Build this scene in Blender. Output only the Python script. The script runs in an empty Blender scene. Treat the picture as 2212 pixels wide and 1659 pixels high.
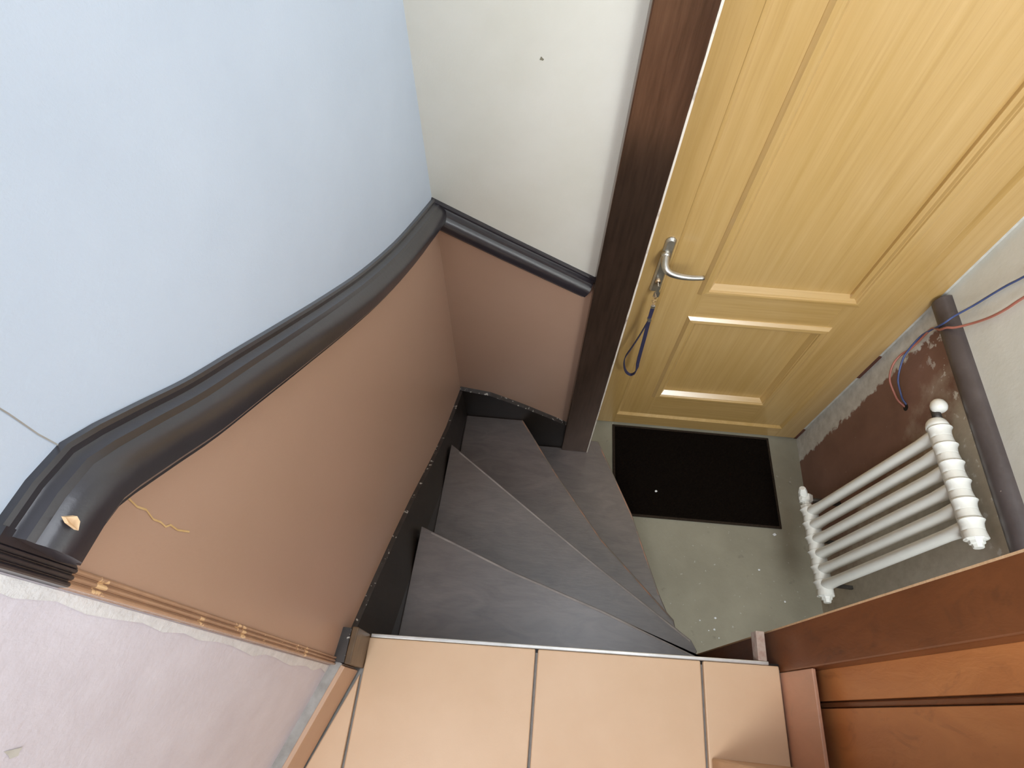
import bpy, bmesh, math, random
from mathutils import Vector, Matrix
random.seed(7)
SC = bpy.context.scene
COL = SC.collection

# ------------------------------------------------------------------ camera
cam_d = bpy.data.cameras.new('camera')
cam = bpy.data.objects.new('camera', cam_d)
COL.objects.link(cam)
cam_d.sensor_width = 36.0
cam_d.lens = 1265.577 / 2212 * 36.0
cam_d.clip_start = 0.01
def Rz(t): return Matrix.Rotation(t, 4, 'Z')
PITCH, ROLL, YAW = 0.514242038, 0.0132808192, 0.0854346381
cam.matrix_world = Matrix.Translation((0, 0, 2.4)) @ Rz(YAW) @ Matrix.Rotation(PITCH, 4, 'X') @ Rz(ROLL)
SC.camera = cam

# ------------------------------------------------------------------ light
SC.view_settings.view_transform = 'Standard'
SC.view_settings.look = 'None'
SC.view_settings.gamma = 1.0
SC.view_settings.use_curve_mapping = False
SC.view_settings.exposure = 0.0
world = bpy.data.worlds.new('world'); SC.world = world
world.use_nodes = True
bg = world.node_tree.nodes['Background']
bg.inputs[0].default_value = (0.62, 0.75, 1.0, 1)
bg.inputs[1].default_value = 0.3

def area(name, loc, target, sx, sy, power, color):
    l = bpy.data.lights.new(name, 'AREA')
    l.shape = 'RECTANGLE'; l.size = sx; l.size_y = sy
    l.energy = power; l.color = color
    o = bpy.data.objects.new(name, l); COL.objects.link(o)
    o.location = loc
    d = Vector(target) - Vector(loc)
    o.rotation_euler = d.to_track_quat('-Z', 'Y').to_euler()
    return o
# daylight from the landing window behind the camera, and an added overhead fill
# a window high in the landing wall on the left, a fill added beyond the partition, and an overhead fill added in the hall
area('landing_window', (-.46, -.42, 2.72), (.55, -.22, 2.36), .9, .7, 36, (.92, .95, 1.0))
area('hall_fill', (.90, -.45, 2.1), (.85, 1.2, .6), .5, .8, 23, (.88, .95, 1.0))  # unseen fill added to brighten the lower hall and right wall
area('overhead_fill', (.45, .45, 3.2), (.45, .5, 0), .5, .5, 5, (.90, .94, 1.0))  # added fill for the door and back wall, no fixture modelled

# ------------------------------------------------------------------ materials
def base_mat(name):
    m = bpy.data.materials.new(name); m.use_nodes = True
    nt = m.node_tree
    return m, nt, nt.nodes['Principled BSDF']
def L(nt, a, b): nt.links.new(a, b)
def noise(nt, scale, stretch=(1, 1, 1), detail=4, rough=.6, dist=0.0):
    tc = nt.nodes.new('ShaderNodeTexCoord')
    mp = nt.nodes.new('ShaderNodeMapping'); mp.inputs['Scale'].default_value = stretch
    n = nt.nodes.new('ShaderNodeTexNoise')
    n.inputs['Scale'].default_value = scale; n.inputs['Detail'].default_value = detail
    n.inputs['Roughness'].default_value = rough; n.inputs['Distortion'].default_value = dist
    L(nt, tc.outputs['Object'], mp.inputs['Vector']); L(nt, mp.outputs['Vector'], n.inputs['Vector'])
    return n.outputs['Fac']
def ramp(nt, fac, stops):
    r = nt.nodes.new('ShaderNodeValToRGB')
    e = r.color_ramp.elements
    while len(e) < len(stops): e.new(0.5)
    for i, (p, c) in enumerate(stops):
        e[i].position = p; e[i].color = (*c, 1)
    L(nt, fac, r.inputs['Fac'])
    return r.outputs['Color']
def mix(nt, fac, a, b):
    x = nt.nodes.new('ShaderNodeMix'); x.data_type = 'RGBA'
    for v, s in ((fac, x.inputs[0]), (a, x.inputs[6]), (b, x.inputs[7])):
        if hasattr(v, 'links'): L(nt, v, s)
        elif isinstance(v, (int, float)): s.default_value = v
        else: s.default_value = (*v, 1)
    return x.outputs[2]
def math_n(nt, op, a, b=None):
    x = nt.nodes.new('ShaderNodeMath'); x.operation = op
    for v, s in ((a, x.inputs[0]), (b, x.inputs[1])):
        if v is None: continue
        if hasattr(v, 'links'): L(nt, v, s)
        else: s.default_value = v
    return x.outputs[0]
def step(nt, fac, lo, hi):
    x = nt.nodes.new('ShaderNodeMapRange'); x.clamp = True
    x.inputs[1].default_value = lo; x.inputs[2].default_value = hi
    L(nt, fac, x.inputs[0]); return x.outputs[0]
def bump(nt, bsdf, fac, strength, dist=0.002):
    b = nt.nodes.new('ShaderNodeBump'); b.inputs['Strength'].default_value = strength
    b.inputs['Distance'].default_value = dist
    L(nt, fac, b.inputs['Height']); L(nt, b.outputs['Normal'], bsdf.inputs['Normal'])
def world_xyz(nt):
    g = nt.nodes.new('ShaderNodeNewGeometry'); s = nt.nodes.new('ShaderNodeSeparateXYZ')
    L(nt, g.outputs['Position'], s.inputs[0]); return s.outputs

def simple(name, c1, c2, scale, stretch=(1, 1, 1), rough=.5, bstr=0.0, bscale=None, bdist=.002,
           dist=0.0, lo=.3, hi=.7, metal=0.0, spec=.5, bstretch=None, coat=0.0, cior=1.5, crough=.18):
    m, nt, b = base_mat(name)
    n = noise(nt, scale, stretch, dist=dist)
    col = ramp(nt, n, [(lo, c1), (hi, c2)])
    L(nt, col, b.inputs['Base Color'])
    b.inputs['Roughness'].default_value = rough
    b.inputs['Metallic'].default_value = metal
    b.inputs['Specular IOR Level'].default_value = spec
    b.inputs['Coat Weight'].default_value = coat
    b.inputs['Coat Roughness'].default_value = crough; b.inputs['Coat IOR'].default_value = cior
    if bstr:
        bump(nt, b, noise(nt, bscale or scale, bstretch or stretch), bstr, bdist)
    return m
def chipped(name, c1, c2, chip, scale, rough=.32, bstr=.15, bscale=120, thr=.70, chip_scale=55, spec=.5, coat=0.0, cior=1.5, crough=.2):
    """gloss paint with small knocks down to the layer below"""
    m, nt, b = base_mat(name)
    col = ramp(nt, noise(nt, scale), [(.3, c1), (.7, c2)])
    k = step(nt, noise(nt, chip_scale, detail=3), thr, thr + .02)
    L(nt, mix(nt, k, col, chip), b.inputs['Base Color'])
    b.inputs['Roughness'].default_value = rough
    b.inputs['Specular IOR Level'].default_value = spec
    b.inputs['Coat Weight'].default_value = coat; b.inputs['Coat IOR'].default_value = cior; b.inputs['Coat Roughness'].default_value = crough
    bump(nt, b, noise(nt, bscale), bstr)
    return m

M = {}
M['wall_white'] = simple('wall_white', (.585, .665, .785), (.625, .705, .825), 6, rough=.42, bstr=.35, bscale=260, bdist=.0012)
M['wall_cream'] = simple('wall_cream', (.72, .69, .60), (.78, .75, .67), 5, rough=.5, bstr=.3, bscale=220, bdist=.0012)
M['wall_pink'] = simple('wall_pink', (.71, .67, .73), (.79, .76, .83), 14, rough=.5, bstr=.4, bscale=120, bdist=.002)
M['plaster_white'] = simple('plaster_white', (.75, .75, .75), (.88, .88, .88), 60, rough=.8, bstr=.6, bscale=150)
M['brown_paint'] = chipped('brown_paint', (.50, .32, .225), (.53, .34, .245), (.60, .47, .37), 3, rough=.34, thr=.80, chip_scale=38, bstr=.08, bscale=180)
M['trim_brown'] = chipped('trim_brown', (.42, .245, .15), (.50, .30, .18), (.85, .58, .32), 30, rough=.18, thr=.62, chip_scale=45, bstr=.3, bscale=90)  # gold chips, dense enough to double as highlights along the beads
M['dark_paint'] = chipped('dark_paint', (.020, .017, .022), (.030, .026, .032), (.40, .33, .27), 8, rough=.30, thr=.79, chip_scale=48, coat=.7, cior=1.5, crough=.30)
M['dark_post'] = simple('dark_post', (.15, .095, .066), (.24, .155, .11), 10, (9, 9, .7), rough=.22, metal=.85, bstr=.06, bscale=12, bstretch=(12, 12, .7))
M['chipped_edge'] = simple('chipped_edge', (.20, .10, .06), (.82, .74, .64), 22, (1, 1, .6), rough=.6, lo=.30, hi=.46)
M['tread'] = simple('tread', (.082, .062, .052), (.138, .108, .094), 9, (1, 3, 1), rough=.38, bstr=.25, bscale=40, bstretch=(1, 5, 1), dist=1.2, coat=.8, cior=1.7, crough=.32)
M['wear_glint_edge'] = simple('wear_glint_edge', (.20, .175, .16), (.40, .35, .31), 18, rough=.45, lo=.3, hi=.7)
M['worn_orange'] = simple('worn_orange', (.17, .14, .11), (.38, .19, .11), 12, rough=.5, lo=.45, hi=.6)
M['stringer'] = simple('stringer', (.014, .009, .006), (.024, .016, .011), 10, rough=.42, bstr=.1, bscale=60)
M['stringer_top'] = chipped('stringer_top', (.035, .028, .024), (.06, .05, .045), (.55, .52, .46), 40, rough=.5, thr=.62, chip_scale=70)
M['block_wood'] = simple('block_wood', (.10, .06, .03), (.16, .10, .05), 25, (1, 1, 4), rough=.35)
M['tile'] = simple('tile', (.75, .51, .315), (.81, .57, .37), 5, rough=.40, bstr=.12, bscale=320, bdist=.0008)
M['skirt_tile'] = simple('skirt_tile', (.58, .37, .24), (.64, .42, .28), 8, rough=.4)
M['grout'] = simple('grout', (.33, .31, .28), (.46, .44, .41), 40, rough=.9)
M['edge_metal'] = simple('edge_metal', (.62, .61, .57), (.80, .79, .76), 25, (1, 1, 1), rough=.35, metal=.55)
M['concrete'] = None
M['pine'] = None
M['steel'] = simple('steel', (.52, .50, .46), (.62, .60, .56), 30, rough=.34, metal=1.0)
M['brass'] = simple('brass', (.60, .42, .25), (.72, .55, .38), 60, rough=.3, metal=1.0)
M['navy'] = simple('navy', (.022, .022, .065), (.035, .033, .085), 200, rough=.75, bstr=.4, bscale=900)
M['enamel'] = simple('enamel', (.80, .79, .72), (.85, .84, .77), 12, rough=.28, bstr=.08, bscale=60)
M['egg'] = simple('egg', (.78, .77, .70), (.84, .83, .76), 30, rough=.25)
M['dark_metal'] = simple('dark_metal', (.05, .045, .04), (.10, .09, .08), 40, rough=.5, metal=.6)
M['black'] = simple('black', (.006, .005, .004), (.012, .010, .008), 40, rough=.8)
M['pile'] = simple('pile', (.002, .001, .0005), (.006, .0035, .0016), 160, rough=1.0, spec=.1, bstr=.6, bscale=300)
M['mat_border'] = simple('mat_border', (.018, .011, .006), (.035, .023, .014), 120, rough=.85, spec=.2)
M['wire_red'] = simple('wire_red', (.38, .13, .09), (.45, .17, .12), 40, rough=.45)
M['wire_blue'] = simple('wire_blue', (.06, .085, .21), (.085, .12, .27), 40, rough=.45)
M['rail_brown'] = chipped('rail_brown', (.070, .055, .053), (.100, .082, .080), (.42, .34, .29), 14, rough=.35, thr=.78, chip_scale=30)
M['batten'] = simple('batten', (.42, .27, .21), (.62, .55, .47), 40, rough=.7)
M['jamb_wood'] = simple('jamb_wood', (.42, .24, .12), (.56, .34, .18), 14, (5, 5, .6), rough=.35)
M['bare_wood_glint'] = simple('bare_wood_glint', (.60, .38, .20), (.74, .50, .29), 60, (1, 1, 4), rough=.6)
M['gold_scratch'] = simple('gold_scratch', (.62, .40, .16), (.75, .52, .25), 60, rough=.5)
M['plaster_grey'] = simple('plaster_grey', (.55, .53, .47), (.72, .70, .64), 40, rough=.8)
M['old_frame'] = simple('old_frame', (.09, .03, .02), (.16, .06, .035), 30, rough=.6)

def concrete_mat():
    m, nt, b = base_mat('concrete')
    big = ramp(nt, noise(nt, 4, detail=6), [(.3, (.235, .212, .150)), (.7, (.315, .287, .208))])
    sp = step(nt, noise(nt, 60, detail=2), .70, .74)
    c = mix(nt, sp, big, (.46, .43, .37))
    dk = step(nt, noise(nt, 22, detail=3), .66, .76)
    c = mix(nt, math_n(nt, 'MULTIPLY', dk, .5), c, (.13, .11, .085))
    L(nt, c, b.inputs['Base Color']); b.inputs['Roughness'].default_value = .62
    bump(nt, b, noise(nt, 70), .3, .002)
    return m
M['concrete'] = concrete_mat()

def pine_mat(name, base1, base2, dark, axis='Z'):
    m, nt, b = base_mat(name)
    st = (14, 14, .55) if axis == 'Z' else (.55, 14, 14)
    c = ramp(nt, noise(nt, 3.2, st, detail=5), [(.30, base1), (.70, base2)])
    fine = step(nt, noise(nt, 9, tuple(v * (1.5 if v > 1 else .8) for v in st), detail=2), .52, .75)
    c = mix(nt, math_n(nt, 'MULTIPLY', fine, .35), c, dark)
    L(nt, c, b.inputs['Base Color'])
    b.inputs['Roughness'].default_value = .33
    b.inputs['Coat Weight'].default_value = .9; b.inputs['Coat IOR'].default_value = 1.8
    b.inputs['Coat Roughness'].default_value = .24
    return m
M['pine'] = pine_mat('pine', (.53, .325, .100), (.62, .395, .150), (.43, .245, .070))
M['pine_rail'] = pine_mat('pine_rail', (.53, .325, .100), (.62, .395, .150), (.43, .245, .070), 'X')

def panel_wood(name, c1, c2, dark):
    m, nt, b = base_mat(name)
    c = ramp(nt, noise(nt, 5, (3, 3, 1), detail=5, dist=.8), [(.3, c1), (.72, c2)])
    blot = step(nt, noise(nt, 9, (2, 2, 1), detail=4, dist=1.5), .58, .78)
    c = mix(nt, math_n(nt, 'MULTIPLY', blot, .55), c, dark)
    L(nt, c, b.inputs['Base Color']); b.inputs['Roughness'].default_value = .36
    bump(nt, b, noise(nt, 14, (3, 3, 1), dist=1.0), .25, .003)
    return m
M['partition'] = panel_wood('partition', (.54, .205, .066), (.68, .285, .095), (.24, .085, .030))
M['partition_stile'] = panel_wood('partition_stile', (.16, .056, .020), (.24, .084, .029), (.08, .034, .016))
M['partition_rail'] = panel_wood('partition_rail', (.56, .30, .19), (.66, .35, .22), (.42, .26, .18))

def wall_right_mat():
    m, nt, b = base_mat('wall_right')
    x, y, z = world_xyz(nt)
    n1 = noise(nt, 26, detail=6); n2 = noise(nt, 7, detail=5); n3 = noise(nt, 60, detail=4)
    upper = ramp(nt, n2, [(.3, (.74, .74, .66)), (.7, (.84, .84, .77))])
    brown = ramp(nt, n2, [(.3, (.20, .105, .075)), (.7, (.27, .145, .105))])
    olive = ramp(nt, n1, [(.3, (.42, .365, .275)), (.7, (.54, .48, .38))])
    plaster = ramp(nt, n1, [(.3, (.52, .50, .44)), (.7, (.74, .72, .66))])
    # old filler where the radiator hangs and low down
    k_ol = step(nt, math_n(nt, 'ADD', math_n(nt, 'ADD', math_n(nt, 'MULTIPLY', y, -1.0), math_n(nt, 'MULTIPLY', z, .35)), math_n(nt, 'MULTIPLY', n2, .5)), -.40, -.22)
    low = mix(nt, k_ol, brown, olive)
    # knocked-off paint under the rail
    k_ch = math_n(nt, 'MULTIPLY', step(nt, n1, .58, .62), step(nt, z, .84, .96))
    low = mix(nt, k_ch, low, plaster)
    k_sp = step(nt, n3, .72, .75)
    low = mix(nt, k_sp, low, plaster)
    # bare plaster strip beside the door, ragged edge
    yy = math_n(nt, 'ADD', math_n(nt, 'ADD', y, math_n(nt, 'MULTIPLY', math_n(nt, 'SUBTRACT', n1, .5), .07)), math_n(nt, 'MULTIPLY', z, -.035))
    low = mix(nt, step(nt, yy, 1.084, 1.092), low, plaster)
    zz = math_n(nt, 'ADD', z, math_n(nt, 'MULTIPLY', math_n(nt, 'SUBTRACT', n1, .5), .02))
    c = mix(nt, step(nt, zz, 1.035, 1.04), low, upper)
    L(nt, c, b.inputs['Base Color']); b.inputs['Roughness'].default_value = .6
    bump(nt, b, n1, .35, .003)
    return m
M['wall_right'] = wall_right_mat()

# ------------------------------------------------------------------ mesh helpers
def tag(o, label=None, cat=None, group=None, kind=None):
    for k, v in (('label', label), ('category', cat), ('group', group), ('kind', kind)):
        if v: o[k] = v
    return o
def empty(name, loc):
    o = bpy.data.objects.new(name, None); o.empty_display_size = .05
    o.location = loc; COL.objects.link(o); return o
class MB:
    """collects shapes given in world coordinates; build() makes one mesh object"""
    def __init__(s): s.bm = bmesh.new()
    def face(s, pts):
        return s.bm.faces.new([s.bm.verts.new(p) for p in pts])
    def box(s, x0, x1, y0, y1, z0, z1):
        v = [s.bm.verts.new((x, y, z)) for z in (z0, z1) for (x, y) in ((x0, y0), (x1, y0), (x1, y1), (x0, y1))]
        for f in ((3, 2, 1, 0), (4, 5, 6, 7), (0, 1, 5, 4), (1, 2, 6, 5), (2, 3, 7, 6), (3, 0, 4, 7)):
            s.bm.faces.new([v[i] for i in f])
        return s
    def prism(s, poly, z0, z1):
        """vertical prism over a plan polygon"""
        a = [s.bm.verts.new((p[0], p[1], z0)) for p in poly]; b = [s.bm.verts.new((p[0], p[1], z1)) for p in poly]
        n = len(poly)
        s.bm.faces.new(a[::-1]); s.bm.faces.new(b)
        for i in range(n): s.bm.faces.new((a[i], a[(i + 1) % n], b[(i + 1) % n], b[i]))
        return s
    def loft(s, rings, closed=True, caps=True):
        R = [[s.bm.verts.new(p) for p in r] for r in rings]
        n = len(R[0])
        for a, b in zip(R, R[1:]):
            for i in range(n if closed else n - 1):
                s.bm.faces.new((a[i], a[(i + 1) % n], b[(i + 1) % n], b[i]))
        if caps and closed:
            s.bm.faces.new(R[0][::-1]); s.bm.faces.new(R[-1])
        return s
    def slab(s, front, back):
        """two matching outlines joined as a solid plate"""
        return s.loft([front, back])
    def tube(s, pts, rad, n=10, flat=None, up=(0, 0, 1)):
        pts = [Vector(p) for p in pts]
        rad = rad if isinstance(rad, (list, tuple)) else [rad] * len(pts)
        rings = []; N = None
        for i, p in enumerate(pts):
            t = (pts[min(i + 1, len(pts) - 1)] - pts[max(i - 1, 0)]).normalized()
            if N is None:
                N = Vector(up)
                if abs(N.dot(t)) > .95: N = Vector((1, 0, 0))
            N = (N - t * N.dot(t)).normalized(); B = t.cross(N)
            fx = flat if flat else 1.0
            rings.append([p + N * math.cos(2 * math.pi * k / n) * rad[i] + B * math.sin(2 * math.pi * k / n) * rad[i] * fx for k in range(n)])
        return s.loft(rings)
    def build(s, name, material, parent=None, bevel=0.0, smooth=False, origin=None, seg=2, recalc=True, sharp=None):
        bm = s.bm
        if recalc: bmesh.ops.recalc_face_normals(bm, faces=bm.faces)
        off = Vector(origin) if origin is not None else (parent.matrix_world.translation if False else None)
        if parent is not None and off is None:
            off = world_loc(parent)
        if off is None: off = Vector((0, 0, 0))
        bmesh.ops.translate(bm, verts=bm.verts, vec=-off)
        me = bpy.data.meshes.new(name); bm.to_mesh(me); bm.free()
        me.materials.append(M[material])
        if smooth or sharp:
            for p in me.polygons: p.use_smooth = True
        if sharp: me.set_sharp_from_angle(angle=math.radians(sharp))
        o = bpy.data.objects.new(name, me); COL.objects.link(o)
        if parent is not None:
            o.parent = parent; o.location = off - world_loc(parent)
        else: o.location = off
        if bevel:
            md = o.modifiers.new('bevel', 'BEVEL'); md.width = bevel; md.segments = seg
            md.limit_method = 'ANGLE'; md.angle_limit = math.radians(40)
        return o
def world_loc(o):
    v = Vector(o.location)
    while o.parent is not None:
        o = o.parent; v += Vector(o.location)
    return v
def smooth_path(pts, sub=6):
    """Catmull-Rom through the points"""
    P = [Vector(p) for p in pts]; P = [P[0] * 2 - P[1]] + P + [P[-1] * 2 - P[-2]]
    out = []
    for i in range(1, len(P) - 2):
        a, b, c, d = P[i - 1:i + 3]
        for k in range(sub):
            t = k / sub
            out.append(.5 * ((2 * b) + (c - a) * t + (2 * a - 5 * b + 4 * c - d) * t * t + (3 * b - a - 3 * c + d) * t ** 3))
    out.append(P[-2]); return out

# ------------------------------------------------------------------ plan
H = 1.085; RISE = 0.217; TOP = 3.3
WL0 = Vector((-.267, .975, 0)); WLD = Vector((-.0744, -.9972, 0)); WLN = Vector((.9972, -.0744, 0))
def WL(s, z, off=0.0):
    """a point on the left stair wall: s metres from the corner, height z, off metres into the room"""
    p = WL0 + WLD * s + WLN * off; return Vector((p.x, p.y, z))
S_END = .927
CORNER = WL(S_END, 0)
LW0 = Vector((CORNER.x, CORNER.y, 0)); LWD = Vector((-.345, -.939, 0)).normalized(); LWN = Vector((.939, -.345, 0)).normalized()
def LW(s, z, off=0.0):
    p = LW0 + LWD * s + LWN * off; return Vector((p.x, p.y, z))
YB = .975; YD = 1.195; XR = 1.18

def structure(o, label, cat): return tag(o, label, cat, kind='structure')

# floor of the hall
m = MB(); m.box(-.30, 1.30, -.60, 1.42, -.10, 0)
structure(m.build('floor', 'concrete', origin=(.5, .5, 0)), 'worn grey concrete floor of the hall below the stairs', 'floor')

# walls
def wall_slab(name, front, thick, n, mat, label):
    m = MB(); m.slab(front, [p - n * thick for p in front])
    return structure(m.build(name, mat, origin=tuple(front[0])), label, 'wall')
wl = wall_slab('wall_left', [WL(0, 0), WL(S_END, 0), WL(S_END, TOP), WL(0, TOP)], .12, WLN, 'wall_white', 'bluish white painted wall above the curved dark rail')
ws = wall_slab('wall_landing', [LW(0, 0), LW(1.75, 0), LW(1.75, TOP), LW(0, TOP)], .12, LWN, 'wall_pink', 'pinkish white wall beside the tiled landing')
yv = Vector((0, -1, 0))
XPL, XPR = .122, .226
wb = wall_slab('wall_back', [Vector((-.40, YB, 0)), Vector((.205, YB, 0)), Vector((.205, YB, TOP)), Vector((-.40, YB, TOP))], .30, yv, 'wall_cream', 'cream wall between the white wall and the dark door post')
m = MB(); m.box(.205, 1.42, YD + .05, YD + .17, 2.05, TOP)
m.build('lintel', 'wall_cream', wb)
m = MB(); m.box(XR, XR + .12, -.60, 1.42, 0, TOP)
wr = structure(m.build('wall_right', 'wall_right', origin=(XR, .5, 0)), 'patched plaster wall with old brown paint behind the radiator', 'wall')
# rear wall of the landing with its window opening, ceiling
m = MB(); m.box(-1.1, -.05, -1.80, -1.70, 0, TOP); m.box(1.15, 1.42, -1.80, -1.70, 0, TOP)
m.box(-.05, 1.15, -1.80, -1.70, 0, 2.1); m.box(-.05, 1.15, -1.80, -1.70, 3.15, TOP)
structure(m.build('wall_rear', 'wall_cream', origin=(0, -1.75, 0)), 'cream wall with a window at the rear of the landing', 'wall')
m = MB(); m.box(1.30, 1.42, -1.80, -.60, 0, TOP)
structure(m.build('wall_side', 'wall_cream', origin=(1.3, -1.2, 0)), 'cream side wall of the landing', 'wall')
m = MB(); m.box(-1.2, 1.45, -1.85, 1.5, TOP, TOP + .1)
structure(m.build('ceiling', 'wall_white', origin=(0, 0, TOP)), 'white ceiling over the stairwell', 'ceiling')

# hairline crack and small knocks in the white paint
m = MB()
for (s, z0, z1) in ((.8435, 2.012, 2.40),):
    zs = [z0 + (z1 - z0) * i / 14 for i in range(15)]
    cs = [s + .0009 * math.sin(i * 1.9) for i in range(15)]
    fr = [WL(c, z, .0006) for c, z in zip(cs, zs)] + [WL(c + .0011, z, .0006) for c, z in reversed(list(zip(cs, zs)))]
    m.face(fr)
m.build('plaster_crack', 'grout', wl, recalc=False)

# small knocks in the plaster
def patch(parent, pts, mat): 
    m = MB(); m.face(pts); m.build('wall_stain', mat, parent, recalc=False)
patch(wb, [Vector((-.040 + .004 * math.cos(a) * k, YB - .0006, 1.803 + .004 * math.sin(a) * k)) for a, k in zip([i * .9 for i in range(7)], (1, .6, 1.2, .7, 1, .5, .9))], 'concrete')
patch(ws, [LW(.120 + .0045 * math.cos(a) * k, 1.863 + .010 * math.sin(a) * k, .0006) for a, k in zip([i * .9 for i in range(7)], (1, .6, 1.3, .7, 1, .5, .9))], 'plaster_grey')

# wainscot on the stair wall and back wall (painted brown board)
DADO_TOP = [(-.006, 1.466), (.109, 1.520), (.243, 1.587), (.383, 1.671), (.498, 1.751), (.602, 1.828), (.679, 1.886), (.739, 1.931), (.784, 1.970), (.820, 2.001), (.844, 2.018)]
DADO_END = [(.846, 2.019), (.876, 2.027), (.907, 2.030)]
STR_TOP = [(0, .607), (.199, .695), (.342, .790), (.517, .925), (.645, 1.010), (.753, 1.076), (.846, 1.129), (.925, 1.172)]
def interp(tab, s):
    for (a, va), (b, vb) in zip(tab, tab[1:]):
        if s <= b: return va + (vb - va) * (s - a) / (b - a)
    return tab[-1][1]
m = MB()
ss = [S_END * i / 24 for i in range(25)]
fr = [WL(s, interp(STR_TOP, s) - .03, .004) for s in ss] + [WL(s, interp(DADO_TOP + DADO_END, s) - .02, .004) for s in reversed(ss)]
bk = [p - WLN * .010 for p in fr]
m.slab(fr, bk); wp = m.build('wainscot_panel', 'brown_paint', wl)
m = MB()
BT = [(-.262, .618), (-.158, .590), (-.042, .524), (.081, .438), (.222, .340)]
BD = [(-.262, 1.470), (-.095, 1.372), (.131, 1.244)]
xs = [-.272 + (.40) * i / 14 for i in range(15)]
fr = [Vector((x, YB - .004, interp(BT, x) - .03)) for x in xs] + [Vector((x, YB - .004, interp(BD, x) - .02)) for x in reversed(xs)]
m.slab(fr, [p + Vector((0, .010, 0)) for p in fr]); m.build('wainscot_panel', 'brown_paint', wb)
# scratch down to the old ochre paint near the rail end
m = MB()
sc = [(.852, 1.934), (.8545, 1.918), (.853, 1.905), (.857, 1.890), (.856, 1.878), (.8575, 1.868), (.854, 1.862), (.855, 1.848), (.851, 1.828)]
fr = [WL(s, z, .0048) for s, z in sc] + [WL(s + .0016, z - .001, .0048) for s, z in reversed(sc)]
m.face(fr); m.build('paint_scratch', 'gold_scratch', wl, recalc=False)

# dado rails: a moulded profile (depth from wall, height across the rail) swept along a path on the wall
PROFILE = [(0, .002), (.006, .002), (.008, -.001), (.008, -.006), (.011, -.008), (.017, -.009), (.019, -.012), (.020, -.014), (.025, -.017), (.030, -.022),
           (.033, -.028), (.034, -.033), (.034, -.044), (.031, -.048), (.026, -.049), (.026, -.055), (0, -.056)]
def sweep(m, path, wall, prof=PROFILE):
    """path: (s, z) points on the wall plane; wall(s, z, off) -> world"""
    P = [Vector((a, b)) for a, b in path]
    rings = []
    for i, p in enumerate(P):
        d0 = (p - P[i - 1]).normalized() if i else (P[1] - p).normalized()
        d1 = (P[i + 1] - p).normalized() if i < len(P) - 1 else d0
        t = (d0 + d1).normalized(); k = 1 / max(.6, t.dot(d0))
        up = Vector((-t.y, t.x)) if t.x > 0 else Vector((t.y, -t.x))
        rings.append([wall(p.x + up.x * h * k, p.y + up.y * h * k, d) for d, h in prof])
    m.loft(rings)
m = MB()
path = [tuple(v) for v in smooth_path([(a, b, 0) for a, b in DADO_TOP[:-1]], 4)]
sweep(m, [(p[0], p[1]) for p in path] + [(.843, 2.018), (.874, 2.0265), (.908, 2.030)], WL)
t1 = structure(m.build('trim_1', 'dark_paint', origin=tuple(WL(.45, 1.7)), sharp=26), 'dark glossy moulded rail curving up the left wall to a blunt end', 'dado rail')
m = MB()
ch = [WL(.890, 2.0165, .0290), WL(.8935, 2.0155, .0328), WL(.8955, 2.0075, .0352), WL(.890, 2.0100, .0350), WL(.8875, 2.0130, .0335)]
m.slab([p + WLN * .0012 for p in ch], [p - WLN * .002 for p in ch]); m.build('bare_chip', 'bare_wood_glint', t1)
m = MB()
sweep(m, [(-.274, 1.477), (-.095, 1.372), (.124, 1.248)], lambda s, z, d: Vector((s, YB - d, z)))
structure(m.build('trim_2', 'dark_paint', origin=(-.07, YB, 1.36), sharp=26), 'straight dark rail sloping down the cream wall to the door post', 'dado rail')
# half-round rail on the right wall
m = MB()
prof = [(0, .034), (.010, .033), (.018, .028), (.026, .020), (.031, .008), (.032, -.004), (.029, -.016), (.022, -.025), (.012, -.031), (0, -.033)]
rings = [[Vector((XR - d, y, 1.018 + h)) for d, h in prof] for y in (-.60, .1, .5, .9, YD - .012)]
m.loft(rings)
structure(m.build('trim_3', 'rail_brown', origin=(XR, .5, 1.018), sharp=50), 'worn dark brown half-round rail above the radiator', 'dado rail')

# beaded corner strip where the stair wall turns into the landing wall
t4 = empty('trim_4', tuple(WL(S_END, H + .10)))
structure(t4, 'brown beaded corner strip, dark painted at its top by the rail end', 'corner strip')
def bead_strip(z0, z1, mat, name):
    m = MB()
    pts = []
    for k in range(3):
        for j in range(6):
            a = math.pi * j / 5
            s = S_END - .0135 + .005 * k + .0022 * (1 - math.cos(a)); pts.append((s, .006 + .0032 * math.sin(a)))
    pts = [(S_END - .0135, 0)] + pts + [(S_END + .002, 0)]
    m.loft([[WL(s, z, d) for s, d in pts] for z in (z0, z1)])
    return m.build(name, mat, t4)
bead_strip(H + .085, 1.952, 'trim_brown', 'bead')
bead_strip(1.952, 2.06, 'dark_paint', 'bead')
m = MB(); m.slab([WL(.904, 1.968, .009), WL(.914, 1.953, .009), WL(.914, 2.032, .009), WL(.904, 2.032, .009)],
                 [WL(.904, 1.968, 0), WL(.914, 1.953, 0), WL(.914, 2.032, 0), WL(.904, 2.032, 0)])
m.build('rail_stop', 'dark_paint', t4)
# plaster smear along the strip
m = MB()
zs = [1.20 + .86 * i / 22 for i in range(23)]
a = [LW(.003, z, .0012) for z in zs]; b = [LW(.010 + .008 * random.random(), z, .0012) for z in reversed(zs)]
m.face(a + b); m.build('plaster_smear', 'plaster_white', ws, recalc=False)

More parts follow.
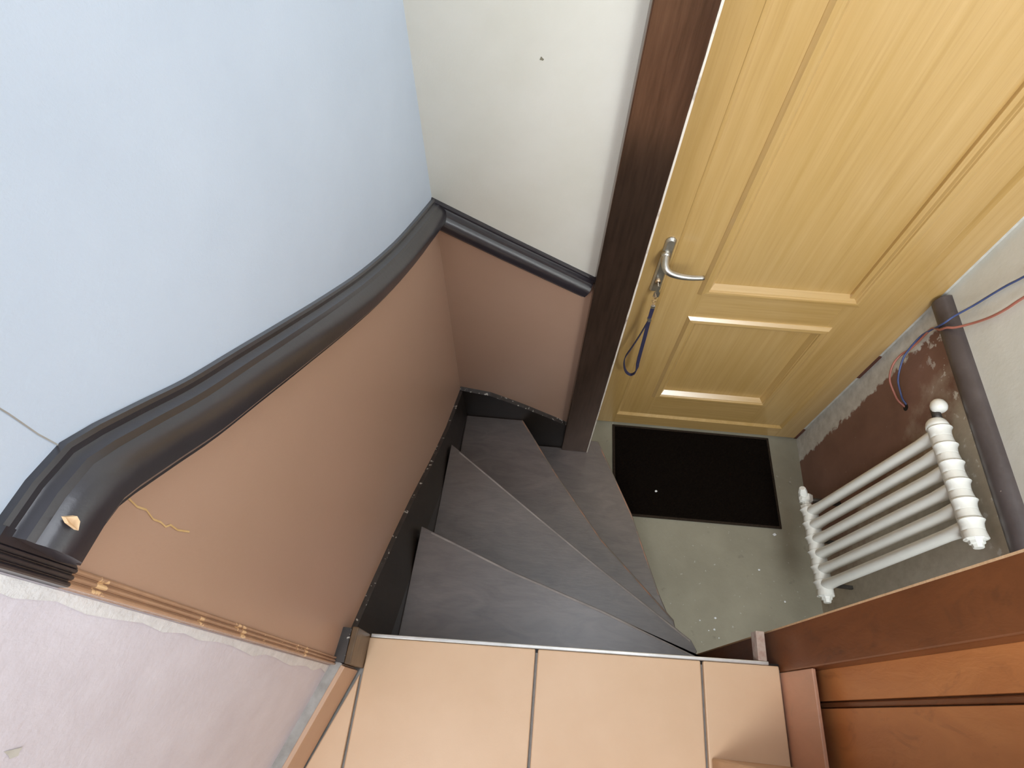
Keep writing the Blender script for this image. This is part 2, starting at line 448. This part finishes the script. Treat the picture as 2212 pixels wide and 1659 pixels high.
# ------------------------------------------------------------------ landing
EDGE = lambda x: .1275 + .0327 * x      # front edge of the landing (slightly askew)
lf = empty('landing_floor', (.1, -.3, 0)); structure(lf, 'landing laid with large apricot ceramic tiles', 'floor')
m = MB()
wallpts = [LW(s, 0, .0) for s in (0.0, 1.75)]
m.prism([(-.305, EDGE(-.305) - .012), (.545, EDGE(.545) - .012), (.56, -1.70), (wallpts[1].x, wallpts[1].y), (CORNER.x, CORNER.y)], 0, H - .012)
m.build('landing_base', 'grout', lf)
def tile(poly, name='tile', mat='tile', z0=H - .012, z1=H):
    m = MB(); m.prism(poly, z0, z1); return m.build(name, mat, lf, bevel=.0025)
G = .0028
xg = [-.3010, .0480, .3845]; P1 = .336
rows = [(.0, -.208), (-.208 - 2 * G, -.544), (-.544 - 2 * G, -.880), (-.880 - 2 * G, -1.216)]
def wall_x(y):   # x of the skirting face at y
    return -.307 + (y - .05) * (.065 / .173)
for ri, (ya, yb) in enumerate(rows):
    if ri == 0:
        # sliver between the left grout line and the skirting
        tile([(xg[0] - G, .043), (xg[0] - G, yb), (wall_x(yb), yb)])
    else:
        tile([(xg[0] - G, ya), (xg[0] - G, yb), (wall_x(yb) if ri < 3 else xg[0] - .335, yb), (wall_x(ya) if ri < 3 else xg[0] - .335, ya)])
    for (xa, xb) in ((xg[0] + G, xg[1] - G), (xg[1] + G, xg[2] - G), (xg[2] + G, .536 if ri == 0 else .60)):
        if ri == 0:
            xr = .540 if xb == .536 else xb
            tile([(xa, EDGE(xa) - .006), (xa, yb), (.5435 if xb == .536 else xb, yb), (xr, EDGE(xr) - .006)])
        else:
            tile([(xa, ya), (xa, yb), (xb, yb), (xb, ya)])
m = MB()
x0, x1 = -.296, .520
m.prism([(x0, EDGE(x0) - .0055), (x1, EDGE(x1) - .0055), (x1, EDGE(x1) + .0015), (x0, EDGE(x0) + .0015)], H - .014, H + .0012)
m.build('edge_strip', 'edge_metal', lf, bevel=.0015)
# skirting tiles
sk = empty('baseboard_landing', (-.34, -.05, H)); structure(sk, 'apricot tile skirting along the landing wall', 'baseboard')
SKD = Vector((-.065, -.173, 0)).normalized(); SKN = Vector((.173, -.065, 0)).normalized()
def SK(s, z, off=0): 
    p = Vector((-.307, .050, 0)) + SKD * s + SKN * off; return Vector((p.x, p.y, z))
s = .002
for k in range(4):
    m = MB(); e = s + .335
    f = [SK(s, H + .0015), SK(e, H + .0015), SK(e, H + .110), SK(s, H + .110)]
    m.slab(f, [p - SKN * .009 for p in f]); m.build('skirting_tile', 'skirt_tile', sk, bevel=.0015)
    s = e + .003
m = MB()
f = [SK(0, H + .002, -.008), SK(1.35, H + .002, -.008), SK(1.35, H + .1085, -.008), SK(0, H + .1085, -.008)]
m.slab(f, [p - SKN * .03 for p in f]); m.build('grout_bed', 'grout', sk)

# ------------------------------------------------------------------ staircase
st = empty('winder_staircase', (.1, .55, 0))
tag(st, 'dark varnished wooden stair of four winding treads down from the tiled landing', 'stairs')
XS = lambda y: -.250 - .0360 * (.954 - y)       # face of the wall string
def nosing(poly_front):  return poly_front
TR = [
    (4 * RISE, [(.50, .150), (.500, .1435), (.209, .247), (-.028, .321), (-.154, .368), (-.268, .409)], .09),
    (3 * RISE, [(.50, .20), (.485, .228), (.236, .394), (.021, .545), (-.134, .655), (-.256, .741)], .33),
    (2 * RISE, [(.50, .28), (.495, .310), (.263, .541), (.094, .764), (-.039, .958)], None),
    (1 * RISE, [(.53, .36), (.502, .423), (.404, .709), (.270, .999)], None)]
for i, (z, front, back) in enumerate(TR):
    front = list(front)
    if i == 0: poly = front + [(XS(.41), .409), (XS(.08), .08), (.50, .08)]
    elif i == 1: poly = front + [(XS(.74), .741), (XS(.36), .36), (.10, .20), (.46, .14)]
    elif i == 2: poly = front + [(XS(.957), .957), (XS(.70), .70), (.10, .40), (.47, .20)]
    else: poly = front + [(.219, 1.000), (.219, .957), (-.10, .957), (.10, .62), (.48, .26)]
    m = MB(); m.prism(poly, z - .034, z)
    t = m.build('tread', 'tread', st, bevel=.004)
    # pale worn arris along the nosing
    pts = [Vector((p[0], p[1], z + .0004)) for p in front[1:]]
    if i < 2: pts = pts[:-1] + [pts[-1] + (pts[-2] - pts[-1]) * .25]
    m = MB()
    A = []; B = []
    for j, p in enumerate(pts):
        d = (pts[min(j + 1, len(pts) - 1)] - pts[max(j - 1, 0)]).normalized(); nn = Vector((-d.y, d.x, 0))
        if nn.y > 0: nn = -nn
        A.append(p + nn * .0024); B.append(p + nn * .0064)
    m.face(A + B[::-1]); m.build('nosing_wear', 'worn_orange' if i >= 2 else 'wear_glint_edge', st, recalc=False)
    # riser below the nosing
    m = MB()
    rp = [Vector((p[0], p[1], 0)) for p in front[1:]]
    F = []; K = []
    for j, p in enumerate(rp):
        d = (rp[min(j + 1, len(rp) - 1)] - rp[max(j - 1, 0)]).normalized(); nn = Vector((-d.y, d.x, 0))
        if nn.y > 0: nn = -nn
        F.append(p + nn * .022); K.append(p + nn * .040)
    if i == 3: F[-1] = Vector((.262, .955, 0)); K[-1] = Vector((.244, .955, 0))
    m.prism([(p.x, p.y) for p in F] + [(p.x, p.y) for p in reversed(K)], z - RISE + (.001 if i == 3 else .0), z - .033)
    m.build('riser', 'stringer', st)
m = MB(); m.prism([(-.285, EDGE(-.285) - .012), (.545, EDGE(.545) - .012), (.545, EDGE(.545) - .001), (-.285, EDGE(-.285) - .001)], 4 * RISE, H - .014)
m.build('riser', 'stringer', st)
# wall string on the left, back string, end block
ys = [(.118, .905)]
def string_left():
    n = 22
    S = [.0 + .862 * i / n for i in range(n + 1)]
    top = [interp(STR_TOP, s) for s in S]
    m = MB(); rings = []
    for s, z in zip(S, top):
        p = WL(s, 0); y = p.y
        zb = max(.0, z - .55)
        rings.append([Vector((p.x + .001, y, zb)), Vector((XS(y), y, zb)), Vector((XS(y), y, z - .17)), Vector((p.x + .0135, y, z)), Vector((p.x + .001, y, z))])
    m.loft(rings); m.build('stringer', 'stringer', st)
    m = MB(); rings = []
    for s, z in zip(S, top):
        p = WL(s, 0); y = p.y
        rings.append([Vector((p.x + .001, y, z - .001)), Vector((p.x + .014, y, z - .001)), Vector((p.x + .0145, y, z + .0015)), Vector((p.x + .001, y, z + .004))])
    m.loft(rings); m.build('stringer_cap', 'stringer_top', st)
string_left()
m = MB()
BTS = [(-.262, .622), (-.156, .600), (-.041, .534), (.080, .452), (.221, .346)]
bx = [-.262 + .483 * i / 14 for i in range(15)]
m.loft([[Vector((x, YB - .004, .0)), Vector((x, YB - .018, .0)), Vector((x, YB - .018, interp(BTS, x))), Vector((x, YB - .004, interp(BTS, x)))] for x in bx])
m.build('stringer', 'stringer', st)
m = MB()
m.loft([[Vector((x, YB - .004, interp(BTS, x) - .001)), Vector((x, YB - .018, interp(BTS, x) - .001)), Vector((x, YB - .0185, interp(BTS, x) + .002)), Vector((x, YB - .004, interp(BTS, x) + .004))] for x in bx])
m.build('stringer_cap', 'stringer_top', st)
m = MB()
f = [Vector((-.297, .118, H - .005)), Vector((-.299, .053, H - .005)), Vector((-.299, .053, H + .112)), Vector((-.297, .118, H + .112))]
m.slab(f, [p + Vector((-.012, 0, 0)) for p in f]); m.build('end_block', 'block_wood', st, bevel=.002)
m = MB()
m.loft([[Vector((WL(s, 0).x + .001, WL(s, 0).y, H)), Vector((-.311, WL(s, 0).y, H)), Vector((-.311, WL(s, 0).y, z)), Vector((WL(s, 0).x + .001, WL(s, 0).y, z + .003))] for s, z in ((.862, H + .108), (.923, H + .112))])
m.build('stringer_end', 'stringer_top', st)

# small painted batten left at the landing corner
m = MB(); m.box(.500, .518, .146, .203, H - .030, H)
tag(m.build('batten_offcut', 'batten', origin=(.509, .17, H - .03), bevel=.002), 'short pinkish painted batten stub at the right end of the landing edge', 'batten')

# ------------------------------------------------------------------ door frame post
t5 = empty('trim_5', (.175, .945, 0)); structure(t5, 'tall dark brown door post with a chipped pale edge', 'door frame')
m = MB(); m.box(XPL, XPR - .002, .945, YB + .03, .217, 2.3); m.build('post', 'dark_post', t5, bevel=.003)
m = MB()
zz = [.20 + 2.1 * i / 60 for i in range(61)]
rings = []
for z in zz:
    w = .0006 + .0018 * random.random()
    rings.append([Vector((XPR - .0028 - w * .5, .9440, z)), Vector((XPR + .0006, .9444, z)), Vector((XPR + .0006, .952, z)), Vector((XPR - .004, .952, z))])
m.loft(rings); m.build('chipped_edge', 'chipped_edge', t5)
m = MB(); m.box(.205, XPR - .003, YB + .03, YD + .012, 0, 2.3); m.build('reveal', 'wall_cream', t5)

# ------------------------------------------------------------------ door
dr = empty('door_1', (.705, YD, 0)); structure(dr, 'varnished pine panelled door with a lever handle above the black mat', 'door')
X0, X1, Z0, Z1 = .232, 1.166, .012, 2.04
def ring(m, a, b, ya, yb):
    """sloping or flat band between two nested rectangles (x0,x1,z0,z1)"""
    A = [Vector((a[0], ya, a[2])), Vector((a[1], ya, a[2])), Vector((a[1], ya, a[3])), Vector((a[0], ya, a[3]))]
    B = [Vector((b[0], yb, b[2])), Vector((b[1], yb, b[2])), Vector((b[1], yb, b[3])), Vector((b[0], yb, b[3]))]
    for i in range(4): m.face([A[i], A[(i + 1) % 4], B[(i + 1) % 4], B[i]])
def inset(r, d): return (r[0] + d, r[1] - d, r[2] + d, r[3] - d)
OUT = (X0, X1, Z0, Z1)
FIELD = (.362, 1.078, .092, 1.985)
D = .009        # field sits back behind the outer lip
UP = (.476, .980, .940, 1.925); LO = (.478, .950, .262, .826)
# outer lip: two stiles, bottom and top rail
def plank(name, x0, x1, z0, z1, mat, y0=YD, y1=YD + .04):
    m = MB(); m.box(x0, x1, y0, y1, z0, z1); return m.build(name, mat, dr, bevel=.0012)
plank('stile', X0, FIELD[0], Z0, Z1, 'pine'); plank('stile', FIELD[1], X1, Z0, Z1, 'pine')
plank('rail', FIELD[0], FIELD[1], Z0, FIELD[2], 'pine_rail'); plank('rail', FIELD[0], FIELD[1], FIELD[3], Z1, 'pine_rail')
m = MB(); ring(m, (FIELD[0] - .0005, FIELD[1] + .0005, FIELD[2] - .0005, FIELD[3] + .0005), inset(FIELD, .011), YD - .0006, YD + D - .0002)
m.build('lip_moulding', 'pine', dr, recalc=False)
Yf = YD + D
plank('stile', FIELD[0], .500, FIELD[2], FIELD[3], 'pine', Yf, Yf + .03)
plank('stile', .930, FIELD[1], FIELD[2], FIELD[3], 'pine', Yf, Yf + .03)
plank('rail', .499, .931, FIELD[2], LO[2] + .03, 'pine_rail', Yf + .0003, Yf + .03)
plank('rail', .499, .931, LO[3] - .03, UP[2] + .03, 'pine_rail', Yf + .0003, Yf + .03)
plank('rail', .499, .931, UP[3] - .03, FIELD[3], 'pine_rail', Yf + .0003, Yf + .03)
def door_panel(r):
    # sunk field of one board
    m = MB(); m.box(r[0] + .010, r[1] - .010, Yf + .011, Yf + .026, r[2] + .010, r[3] - .010)
    p = m.build('door_panel', 'pine', dr)
    for mat, sides in (('pine', (1, 3)), ('pine_rail', (0, 2))):
        m = MB()
        seq = [(0, .003), (.0015, -.002), (.010, -.012), (.022, -.013), (.028, -.012), (.030, -.007), (.032, -.006), (.046, .015), (.049, .0165), (.051, .0165), (.052, .0115)]
        for (da, ya), (db, yb) in zip(seq, seq[1:]):
            a = inset(r, da); b = inset(r, db)
            A = [Vector((a[0], Yf + ya, a[2])), Vector((a[1], Yf + ya, a[2])), Vector((a[1], Yf + ya, a[3])), Vector((a[0], Yf + ya, a[3]))]
            B = [Vector((b[0], Yf + yb, b[2])), Vector((b[1], Yf + yb, b[2])), Vector((b[1], Yf + yb, b[3])), Vector((b[0], Yf + yb, b[3]))]
            for i in sides: m.face([A[i], A[(i + 1) % 4], B[(i + 1) % 4], B[i]])
        bmesh.ops.remove_doubles(m.bm, verts=m.bm.verts, dist=1e-6)
        m.build('moulding', mat, p)
door_panel(UP)
door_panel(LO)
# remains of the old frame on the hinge side
m = MB(); m.box(X1 + .0005, XR - .0005, YD + .006, YD + .03, 0, 2.06); m.build('hinge_jamb', 'plaster_grey', dr)
for z0, z1 in ((.004, .095), (.545, .690)):
    m = MB(); m.box(X1 + .0005, XR - .001, YD + .001, YD + .008, z0, z1); m.build('old_frame_stub', 'old_frame', dr)
# lever handle on a long plate
m = MB()
hx, hz0, hz1 = .3395, .955, 1.188
pl = []
for k in range(9): a = math.pi * k / 8; pl.append((hx + .0145 * math.cos(a), hz1 - .0145 + .0145 * math.sin(a)))
pl += [(hx - .0165, hz0 + .004), (hx - .013, hz0), (hx + .013, hz0), (hx + .0165, hz0 + .004)]
inner = [(hx + (x - hx) * .72, z + (.006 if z < 1.0 else -.006)) for x, z in pl]
rings = [[Vector((x, YD, z)) for x, z in pl], [Vector((x, YD - .004, z)) for x, z in pl], [Vector((x, YD - .011, z)) for x, z in inner]]
m.loft(rings); hd = m.build('handle_plate', 'steel', dr, smooth=False, bevel=.001)
hp = smooth_path([(.335, YD - .008, 1.128), (.3345, YD - .028, 1.121), (.336, YD - .046, 1.114), (.348, YD - .060, 1.107), (.378, YD - .065, 1.101), (.415, YD - .064, 1.097), (.449, YD - .060, 1.096)], 5)
rr = []
for i in range(len(hp)):
    t = i / (len(hp) - 1); rr.append(.0128 - .0015 * min(1, t / .3) - (.0045 * max(0, (t - .35) / .65)))
m = MB(); m.tube(hp, rr, 12); m.build('lever', 'steel', hd, smooth=True)
m = MB(); m.tube([(.335, YD - .006, 1.128), (.335, YD - .020, 1.124)], [.015, .0125], 14); m.build('lever_collar', 'steel', hd, smooth=True)
m = MB(); m.tube([(.3385, YD - .006, 1.010), (.3385, YD - .0165, 1.010)], [.0085, .0085], 14); m.build('lock_cylinder', 'brass', hd, smooth=True)

# key with a navy strap hanging from the lock
kx, kz = .3385, 1.010
ky = YD - .018
lan = empty('key_lanyard', (kx, ky, kz)); tag(lan, 'key with a navy fabric wrist strap hanging in the door lock', 'key')
m = MB()
kb = [(.0, .006), (.004, .002), (.0045, -.020), (.009, -.026), (.0095, -.044), (.004, -.050), (-.004, -.050), (-.0095, -.044), (-.009, -.026), (-.0045, -.020), (-.004, .002)]
m.slab([Vector((kx + .0025 + x, ky - .016 - .002, kz + z)) for x, z in kb], [Vector((kx + .0025 + x, ky - .016, kz + z)) for x, z in kb])
m.box(kx - .0015, kx + .0015, ky - .017, ky + .012, kz - .004, kz + .004); m.build('key', 'steel', lan, bevel=.0006)
def torus(m, c, r, rr, nrm, n=14):
    nrm = Vector(nrm).normalized(); u = nrm.orthogonal().normalized(); v = nrm.cross(u); c = Vector(c)
    R = []
    for i in range(n):
        a = 2 * math.pi * i / n; d = u * math.cos(a) + v * math.sin(a)
        R.append([c + d * (r + rr * math.cos(2 * math.pi * j / 6)) + nrm * rr * math.sin(2 * math.pi * j / 6) for j in range(6)])
    R.append(R[0]); m.loft(R, caps=False)
m = MB(); torus(m, (.337, 1.155, .972), .0085, .0014, (1, .3, 0)); torus(m, (.3375, 1.150, .955), .0055, .0012, (.2, 1, 0)); torus(m, (.338, 1.147, .944), .005, .0012, (1, .2, 0)); m.build('ring_chain', 'brass', lan, smooth=True)
m = MB(); m.box(.3325, .3450, 1.140, 1.147, .928, .941); m.build('ferrule', 'steel', lan, bevel=.001)
def ribbon(m, pts, widths, dirs, th=.0016):
    rings = []
    for p, w, d in zip(pts, widths, dirs):
        p = Vector(p); d = Vector(d).normalized(); n = Vector((d.y, -d.x, 0)) if abs(d.z) < .9 else Vector((1, 0, 0))
        if n.length < .1: n = Vector((0, 1, 0))
        n.normalize(); n *= th
        rings.append([p - d * w / 2 - n, p + d * w / 2 - n, p + d * w / 2 + n, p - d * w / 2 + n])
    m.loft(rings)
m = MB()
ribbon(m, [(.339, 1.143, .934), (.3395, 1.142, .905), (.340, 1.141, .872)], [.0125, .0115, .0105], [(1, 0, 0)] * 3)
m.build('strap_top', 'navy', lan)
loop = smooth_path([(.3405, 1.140, .872), (.3425, 1.140, .834), (.346, 1.139, .768), (.350, 1.138, .682), (.3535, 1.137, .615), (.358, 1.137, .575), (.3555, 1.138, .541), (.343, 1.140, .524), (.324, 1.143, .540), (.310, 1.146, .582), (.3065, 1.148, .629), (.317, 1.147, .692), (.328, 1.145, .765), (.3355, 1.142, .833), (.3395, 1.141, .872)], 4)
n = len(loop); dirs = []; ws_ = []
for i in range(n):
    t = i / (n - 1)
    # the band twists: flat to the viewer on the right leg, edge-on round the bottom and up the left leg
    a = 0.0 if t < .28 else min(1.0, (t - .28) / .12) * math.radians(75)
    dirs.append((math.cos(a), math.sin(a), 0)); ws_.append(.0115)
m = MB(); ribbon(m, loop, ws_, dirs); m.build('strap_loop', 'navy', lan)
m = MB(); m.tube([(.340, 1.134, .874), (.340, 1.148, .870)], [.0065, .0065], 12, up=(0, 0, 1)); m.build('rivet', 'steel', lan, smooth=False)

# ------------------------------------------------------------------ door mat
dm = empty('door_mat', (.708, .98, 0)); tag(dm, 'black rectangular door mat on the concrete at the foot of the pine door', 'mat')
mq = [(.357, 1.185), (1.052, 1.185), (1.061, .775), (.366, .768)]
m = MB(); m.prism(mq, .0005, .008); m.build('mat_border', 'mat_border', dm, bevel=.002)
cxm = sum(p[0] for p in mq) / 4; cym = sum(p[1] for p in mq) / 4
nx, ny = 90, 54
bm = bmesh.new(); grid = []
for j in range(ny + 1):
    row = []
    for i in range(nx + 1):
        u, v = i / nx, j / ny
        px = (mq[3][0] * (1 - u) + mq[2][0] * u) * (1 - v) + (mq[0][0] * (1 - u) + mq[1][0] * u) * v
        py = (mq[3][1] * (1 - u) + mq[2][1] * u) * (1 - v) + (mq[0][1] * (1 - u) + mq[1][1] * u) * v
        px = cxm + (px - cxm) * .972; py = cym + (py - cym) * .955
        e = min(i, j, nx - i, ny - j)
        row.append(bm.verts.new((px, py, (.0082 if e == 0 else .0105 + .003 * random.random()))))
    grid.append(row)
for j in range(ny):
    for i in range(nx): bm.faces.new((grid[j][i], grid[j][i + 1], grid[j + 1][i + 1], grid[j + 1][i]))
m = MB(); m.bm.free(); m.bm = bm
tag(m.build('mat_pile', 'pile', dm), kind='stuff')

# ------------------------------------------------------------------ radiator
XC, ZB, Y1 = 1.045, .294, .745      # bottom hub of the far section; the radiator leans back to the wall
ZT = ZB + .642
PIT = .0526
rad = empty('radiator', (XC, Y1, ZB)); tag(rad, 'white cast iron column radiator on the right wall under the brown rail', 'radiator')
HEAD = [(.0258, .0290), (.0225, .0315), (.0205, .0335), (.0185, .0318), (.012, .0285), (.004, .0270), (-.0045, .0266), (-.0054, .0254), (-.0063, .0266), (-.013, .0272), (-.020, .0282), (-.0262, .0292)]
def ring_y(y, x, z, rx, rz, n=20):
    return [Vector((x + rx * math.cos(2 * math.pi * k / n), y, z + rz * math.sin(2 * math.pi * k / n))) for k in range(n)]
def make_section(yc):
    m = MB()
    for zc in (ZT, ZB):
        sg = 1 if zc == ZT else -1      # the casting fin only stands out on the outer side of the hub
        rings = []
        for o, r in HEAD:
            ring = []
            for k in range(24):
                a = 2 * math.pi * k / 24
                q = .0265 + (r - .0265) * min(1, max(0, .55 + .9 * sg * math.sin(a)))
                ring.append(Vector((XC + q * math.cos(a), yc + o, zc + q * math.sin(a))))
            rings.append(ring)
        m.loft(rings)
    zs = [ZB + .01, ZB + .030, ZB + .050, ZB + .075, ZT - .075, ZT - .050, ZT - .030, ZT - .01]; rs = [.0190, .0188, .0178, .0164, .0164, .0178, .0188, .0190]
    m.loft([[Vector((XC + r * 1.15 * math.cos(2 * math.pi * k / 16), yc + .009 + r * math.sin(2 * math.pi * k / 16), z)) for k in range(16)] for z, r in zip(zs, rs)])
    return m.build('radiator_section', 'enamel', rad, smooth=True, sharp=45)
sec0 = make_section(Y1)
for k in range(1, 6):
    c = sec0.copy(); COL.objects.link(c); c.parent = rad; c.location = (0, -PIT * k, 0)
def lathe_y(m, x, z, prof, n=16):
    m.loft([[Vector((x + r * math.cos(2 * math.pi * k / n), y, z + r * math.sin(2 * math.pi * k / n))) for k in range(n)] for y, r in prof])
ye = Y1 - 5 * PIT - .0262
for zc in (ZT, ZB):
    m = MB(); lathe_y(m, XC, zc, [(ye + .001, .027), (ye - .003, .023), (ye - .004, .0185), (ye - .012, .018), (ye - .013, .0135), (ye - .022, .0125)], 8); m.build('end_plug', 'enamel', rad, bevel=.001)
yf = Y1 + .0258
m = MB(); lathe_y(m, XC, ZT, [(yf - .001, .029), (yf + .008, .0285), (yf + .018, .025), (yf + .024, .020), (yf + .026, .018)], 20); m.build('valve_nut', 'enamel', rad, smooth=True)
m = MB(); lathe_y(m, XC + .002, ZT + .008, [(yf + .018, .0125), (yf + .060, .0115)], 12); m.build('valve_stem', 'dark_metal', rad, smooth=True)
m = MB(); lathe_y(m, XC + .004, ZT + .022, [(yf + .042, .003), (yf + .0425, .013), (yf + .047, .0185), (yf + .055, .0215), (yf + .064, .0210), (yf + .073, .0170), (yf + .079, .010), (yf + .081, .002)], 20)
kn = m.build('vent_knob', 'egg', rad, smooth=True)
m = MB(); lathe_y(m, XC - .004, ZT + .013, [(yf + .0435, .0040), (yf + .0410, .0040)], 10); m.build('vent_hole', 'black', kn)
m = MB(); lathe_y(m, XC, ZB - .012, [(yf - .002, .024), (yf + .012, .026), (yf + .016, .017), (yf + .026, .016), (yf + .030, .025), (yf + .052, .027), (yf + .060, .018)], 8)
m.tube([(XC - .006, yf + .042, ZB - .012), (XC - .022, yf + .058, ZB + .012), (XC - .030, yf + .066, ZB + .026)], [.017, .016, .011], 8)
m.tube([(XC - .006, yf + .036, ZB - .002), (XC - .030, yf + .034, ZB + .004)], [.011, .009], 8)
m.build('supply_valve', 'enamel', rad, bevel=.001)
m = MB(); m.tube([(XC + .01, yf + .040, ZB - .012), (XC + .133, yf + .040, ZB - .012)], .010, 10); m.build('supply_pipe', 'dark_metal', rad, smooth=True)
for k in (1, 4):
    for zc, lx in ((ZB, .131), (ZT, .055)):
        m = MB(); m.box(XC + .02, XC + lx, Y1 - k * PIT - .032, Y1 - k * PIT - .020, zc - .046, zc - .034); m.build('wall_bracket', 'dark_metal', rad)
dz = Vector((.075, .035, .628)).normalized(); dx = Vector((0, 1, 0)).cross(dz).normalized(); dy = dz.cross(dx)
rad.rotation_euler = Matrix((dx, dy, dz)).transposed().to_euler()

# ------------------------------------------------------------------ loose wires over the rail
hole = MB(); hole.tube([(XR - .0006, .975, .742), (XR + .01, .975, .742)], .012, 12); hole.build('wire_hole', 'black', wr)
def wire(name, pts, r, mat, label):
    m = MB(); m.tube(smooth_path(pts, 5), r, 8)
    o = m.build(name, mat, origin=pts[0], smooth=True); tag(o, label, 'wire')
wire('electric_wire', [(1.186, .976, .746), (1.170, .995, .752), (1.160, 1.011, .764), (1.150, 1.051, .782), (1.150, 1.091, .816), (1.160, 1.119, .837), (1.168, 1.137, .901), (1.162, 1.121, .965), (1.146, 1.099, 1.008), (1.143, 1.090, 1.040), (1.155, 1.096, 1.065), (1.170, 1.094, 1.115), (1.172, 1.082, 1.185), (1.172, 1.072, 1.233), (1.172, 1.058, 1.285), (1.172, 1.030, 1.42), (1.172, 1.000, 1.60)], .0030, 'wire_blue', 'blue wire looping from a hole in the wall up over the brown rail')
wire('electric_wire', [(1.186, .974, .737), (1.165, .998, .738), (1.155, 1.023, .742), (1.140, 1.064, .758), (1.140, 1.099, .788), (1.155, 1.123, .814), (1.165, 1.125, .848), (1.170, 1.130, .893), (1.163, 1.125, .962), (1.146, 1.086, 1.010), (1.142, 1.072, 1.040), (1.152, 1.061, 1.058), (1.168, 1.048, 1.098), (1.171, 1.029, 1.152), (1.171, 1.017, 1.203), (1.171, 1.010, 1.262), (1.171, .985, 1.40), (1.171, .950, 1.60)], .0034, 'wire_red', 'red wire looping from a hole in the wall up over the brown rail')

# ------------------------------------------------------------------ panelled partition at the right of the landing
XP = .545
pt = empty('wooden_partition', (XP, .0, 0)); tag(pt, 'reddish brown panelled wooden partition standing along the right side of the landing', 'partition')
def pboard(name, x0, x1, y0, y1, z0, z1, mat, bev=.002):
    m = MB(); m.box(x0, x1, y0, y1, z0, z1); return m.build(name, mat, pt, bevel=bev)
ZP = 2.05
pboard('stile', XP, XP + .046, .129, .211, .0, ZP, 'partition_stile', .003)
pboard('bottom_rail', XP, XP + .007, -.60, .128, H - .10, H + .132, 'partition_rail', .0015)
pboard('panel', XP + .030, XP + .042, .0780, .1295, H, ZP, 'partition', .001)
pboard('bead', XP + .033, XP + .042, .0680, .0764, H, ZP, 'partition_stile', .002)
pboard('panel', XP + .030, XP + .042, -.16, .0660, H, ZP, 'partition', .001)
pboard('panel', XP + .030, XP + .042, -.60, -.1625, H, ZP, 'partition', .001)
pboard('backing', XP + .040, XP + .046, -.60, .129, H + .0, ZP, 'partition_stile', .0)
m = MB(); m.box(XP - .0006, XP + .003, .2085, .2116, .35, ZP); m.build('wear_glint_edge', 'bare_wood_glint', pt)  # pale gold strip stands in for the highlight on the stile's arris
# jamb that closes the landing on the near right
m = MB(); m.box(.392, .543, -.18, -.033, H + .0005, ZP)
structure(m.build('trim_6', 'jamb_wood', origin=(.47, -.1, H), bevel=.003), 'orange brown wooden jamb standing on the tile at the lower right edge', 'door frame')

# ------------------------------------------------------------------ crumbs of plaster
def crumb(x, y, z, r):
    bm = bmesh.new(); bmesh.ops.create_icosphere(bm, subdivisions=1, radius=r)
    for v in bm.verts: v.co = Vector((v.co.x * random.uniform(.7, 1.5), v.co.y * random.uniform(.7, 1.2), v.co.z * .5)) + Vector((x, y, z + r * .4))
    return bm
bm = bmesh.new(); tmp = bpy.data.meshes.new('t')
for (x, y) in ((1.037, .487), (.762, .40), (.734, .353), (.756, .358), (.771, .33), (.703, .386), (.95, .60)):
    b = crumb(x, y, 0, random.uniform(.002, .0042)); b.to_mesh(tmp); b.free(); bm.from_mesh(tmp)
m = MB(); m.bm.free(); m.bm = bm
tag(m.build('plaster_crumbs', 'plaster_white', origin=(.8, .45, 0)), 'tiny white plaster crumbs scattered on the concrete floor below the landing', 'debris', kind='stuff')
m = MB(); m.bm.free(); m.bm = crumb(1.029, .750, 0, .0065)
tag(m.build('plaster_flake', 'plaster_white', origin=(1.029, .75, 0)), 'white plaster flake on the concrete beside the near right corner of the mat', 'debris')
m = MB(); m.bm.free(); m.bm = crumb(.544, .884, .0125, .005)
tag(m.build('plaster_flake', 'plaster_white', origin=(.544, .884, .0125)), 'small white flake lying on the black door mat', 'debris')
